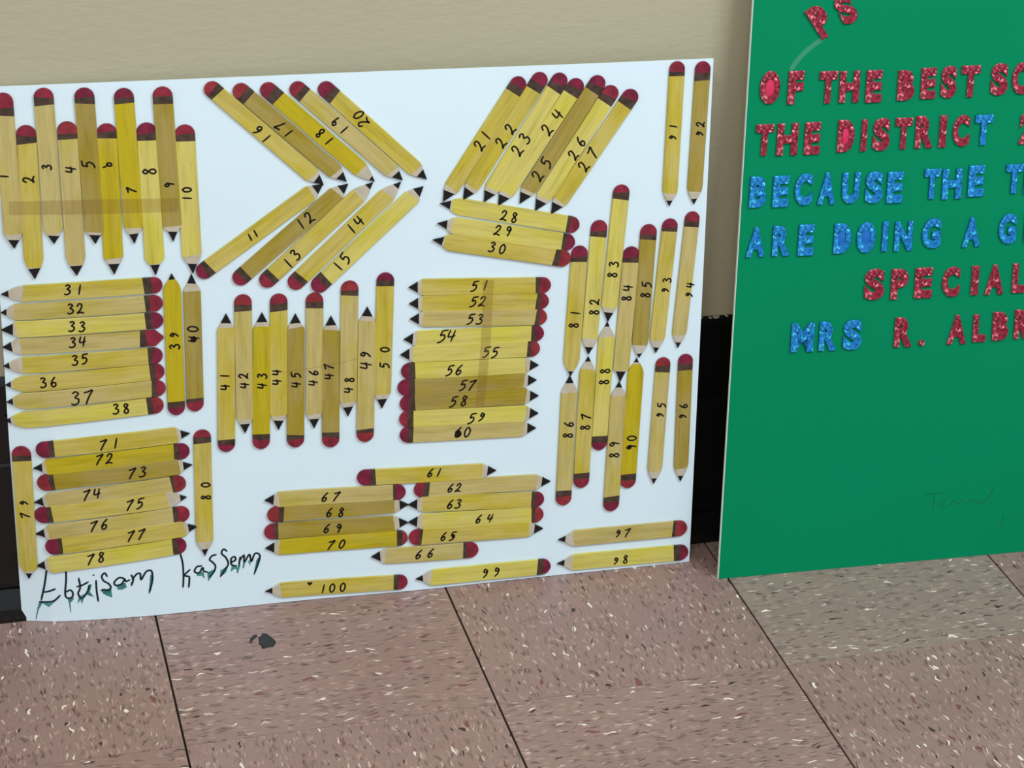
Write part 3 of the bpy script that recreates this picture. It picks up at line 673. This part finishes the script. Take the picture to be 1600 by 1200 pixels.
# clear tape laid over some of the sticks
def film(name, col, alpha):
    m = bpy.data.materials.new(name); m.use_nodes = True; tr = m.node_tree
    b_ = tr.nodes['Principled BSDF']; b_.inputs['Base Color'].default_value = lin(col); b_.inputs['Roughness'].default_value = 0.25
    b_.inputs['Alpha'].default_value = alpha
    return m
TAPE = film('yellowed_clear_tape', (160, 124, 58), 0.22)
def tape(table, name):
    vs, fs = [], []
    rows = []
    for (a, b_), (c_, d_) in zip(table, table[1:]):
        for k in range(8):
            q = k / 8; rows.append((Vector(a).lerp(Vector(c_), q), Vector(b_).lerp(Vector(d_), q)))
    rows.append((Vector(table[-1][0]), Vector(table[-1][1])))
    for a, b_ in rows: vs += [surf(a.x, a.y) + OUT * 0.0031, surf(b_.x, b_.y) + OUT * 0.0031]
    for k in range(len(rows) - 1): fs.append((2 * k, 2 * k + 2, 2 * k + 3, 2 * k + 1))
    return obj(name, vs, fs, TAPE, poster)
tape(TAPE_ROW, 'tape_strip')
tape(TAPE_COLUMN, 'tape_strip')
vs, fs = [], []
ribbon(smooth_line(TAPE_CREASE), 1.0, vs, fs, on_card(0.0031))
obj('tape_edge', vs, fs, TAPE, poster)

# ------------------------------------------------------------------ green poster with glitter letters
GO = Vector((0.59084538, -0.08987769, 0.0))
GE = Vector((0.99845016, -0.0556532, 0)); GW = Vector((0.00527911, 0.09471016, 0.99549089)); GN = GE.cross(GW).normalized()
green = empty('letter_poster', GO)
green['label'] = 'green foam board with red and blue glitter letters leaning beside the white poster'
green['category'] = 'poster'
def gs(u, v, off=0.0): return GE * (u / 1000) + GW * (v / 1000) + GN * off
GWID, GHT = 711.0, 905.0
quad = [(0, 0.3), (GWID, 0.3), (GWID + GREEN_SKEW * GHT, GHT), (GREEN_SKEW * GHT, GHT)]
fr = [gs(u, v, -0.0003) for u, v in quad]; bk = [gs(u, v, -0.0045) for u, v in quad]
sheet = [gs(u, v, 0.0) for u, v in quad]
obj('foam_core', fr + bk, [(0, 1, 2, 3), (7, 6, 5, 4), (0, 4, 5, 1), (1, 5, 6, 2), (2, 6, 7, 3), (3, 7, 4, 0)], CORE, green)
ins = [gs(u + du, v, 0.0) for (u, v), du in zip(quad, (0.6, -0.6, -0.6, 0.6))]
ins2 = [gs(u + du, v, -0.0003) for (u, v), du in zip(quad, (0.6, -0.6, -0.6, 0.6))]
obj('green_sheet', ins + ins2, [(0, 1, 2, 3), (0, 4, 5, 1), (1, 5, 6, 2), (2, 6, 7, 3), (3, 7, 4, 0)], GREEN, green)

FONT_CACHE = {}
def glyph(ch):
    if ch in FONT_CACHE: return FONT_CACHE[ch]
    cu = bpy.data.curves.new('letter', 'FONT'); cu.body = ch; cu.size = 1.0
    cu.offset = 0.048; cu.extrude = 0.05; cu.bevel_depth = 0.012; cu.bevel_resolution = 1; cu.resolution_u = 4
    o = bpy.data.objects.new('letter', cu); COL.objects.link(o)
    me = bpy.data.meshes.new_from_object(o)
    bpy.data.objects.remove(o)
    vs = [v.co.copy() for v in me.vertices]; fs = [tuple(p.vertices) for p in me.polygons]
    x0, x1 = min(v.x for v in vs), max(v.x for v in vs); y0, y1 = min(v.y for v in vs), max(v.y for v in vs); z0, z1 = min(v.z for v in vs), max(v.z for v in vs)
    vs = [Vector(((v.x - x0) / (x1 - x0) - .5, (v.y - y0) / (y1 - y0) - .5, (v.z - z0) / (z1 - z0))) for v in vs]
    FONT_CACHE[ch] = (vs, fs); return FONT_CACHE[ch]
row_name = {0: 'at the top', 1: 'in the first full line', 2: 'in the second line', 3: 'in the third line', 4: 'in the fourth line', 5: 'in the fifth line', 6: 'in the lowest line'}
for (ch, c, row, u, v_, wx, wy, hx, hy) in LETTERS:
    gv, gf = glyph(ch)
    cc = gs(u, v_)
    ax = GE * (wx / 1000) + GW * (wy / 1000); ay = GE * (hx / 1000) + GW * (hy / 1000)
    vs = [ax * p.x + ay * p.y + GN * (0.0003 + p.z * 0.0022) for p in gv]
    mi = []
    for f_ in gf:
        zs = [gv[k].z for k in f_]
        mi.append(0 if min(zs) > 0.85 else 1)
    nm = 'letter' if ch != '.' else 'full_stop'
    o = obj(nm, vs, gf, [GLIT[c], RIM[c]], green, Matrix.Translation(cc), mats=mi)
    o['label'] = ('%s glitter %s %s' % ('red' if c == 'r' else 'blue', 'letter ' + ch if ch.isalpha() else ('digit ' + ch if ch.isdigit() else 'full stop'), row_name[row]))
    if ch in 'OD' or (ch == 'B' and row in (1, 6)) or (ch == 'P' and row == 0):
        n = 14; k_ = .24
        ox, oy = {'O': (0, 0), 'D': (-.03, 0), 'B': (0.02, 0), 'P': (0, .2)}[ch]
        rx, ry = {'O': (.22, .32), 'D': (.2, .3), 'B': (.2, .36), 'P': (.2, .2)}[ch]
        top = [ax * (ox + rx * math.cos(6.2832 * q / n)) + ay * (oy + ry * math.sin(6.2832 * q / n)) + GN * 0.0018 for q in range(n)]
        cv = [ax * ox + ay * oy + GN * 0.0028]
        obj('letter_centre', top + cv, [(q, (q + 1) % n, n) for q in range(n)], GEM[c] if ch in 'OD' else GLIT[c], o)

FAINTM = simple('faint_green_pencil', (0, 96, 66), 0.7)
vs, fs = [], []
for line in FAINT: ribbon(smooth_line(line), 1.0, vs, fs, lambda p: gs(p.x, p.y, 0.00015))
obj('faint_lettering', vs, fs, FAINTM, green)
vs, fs = [], []
ribbon(smooth_line(STREAK), 5.0, vs, fs, lambda p: gs(p.x, p.y, 0.0002), 0.3)
obj('glue_streak', vs, fs, film('dried_glue', (150, 215, 190), 0.16), green)
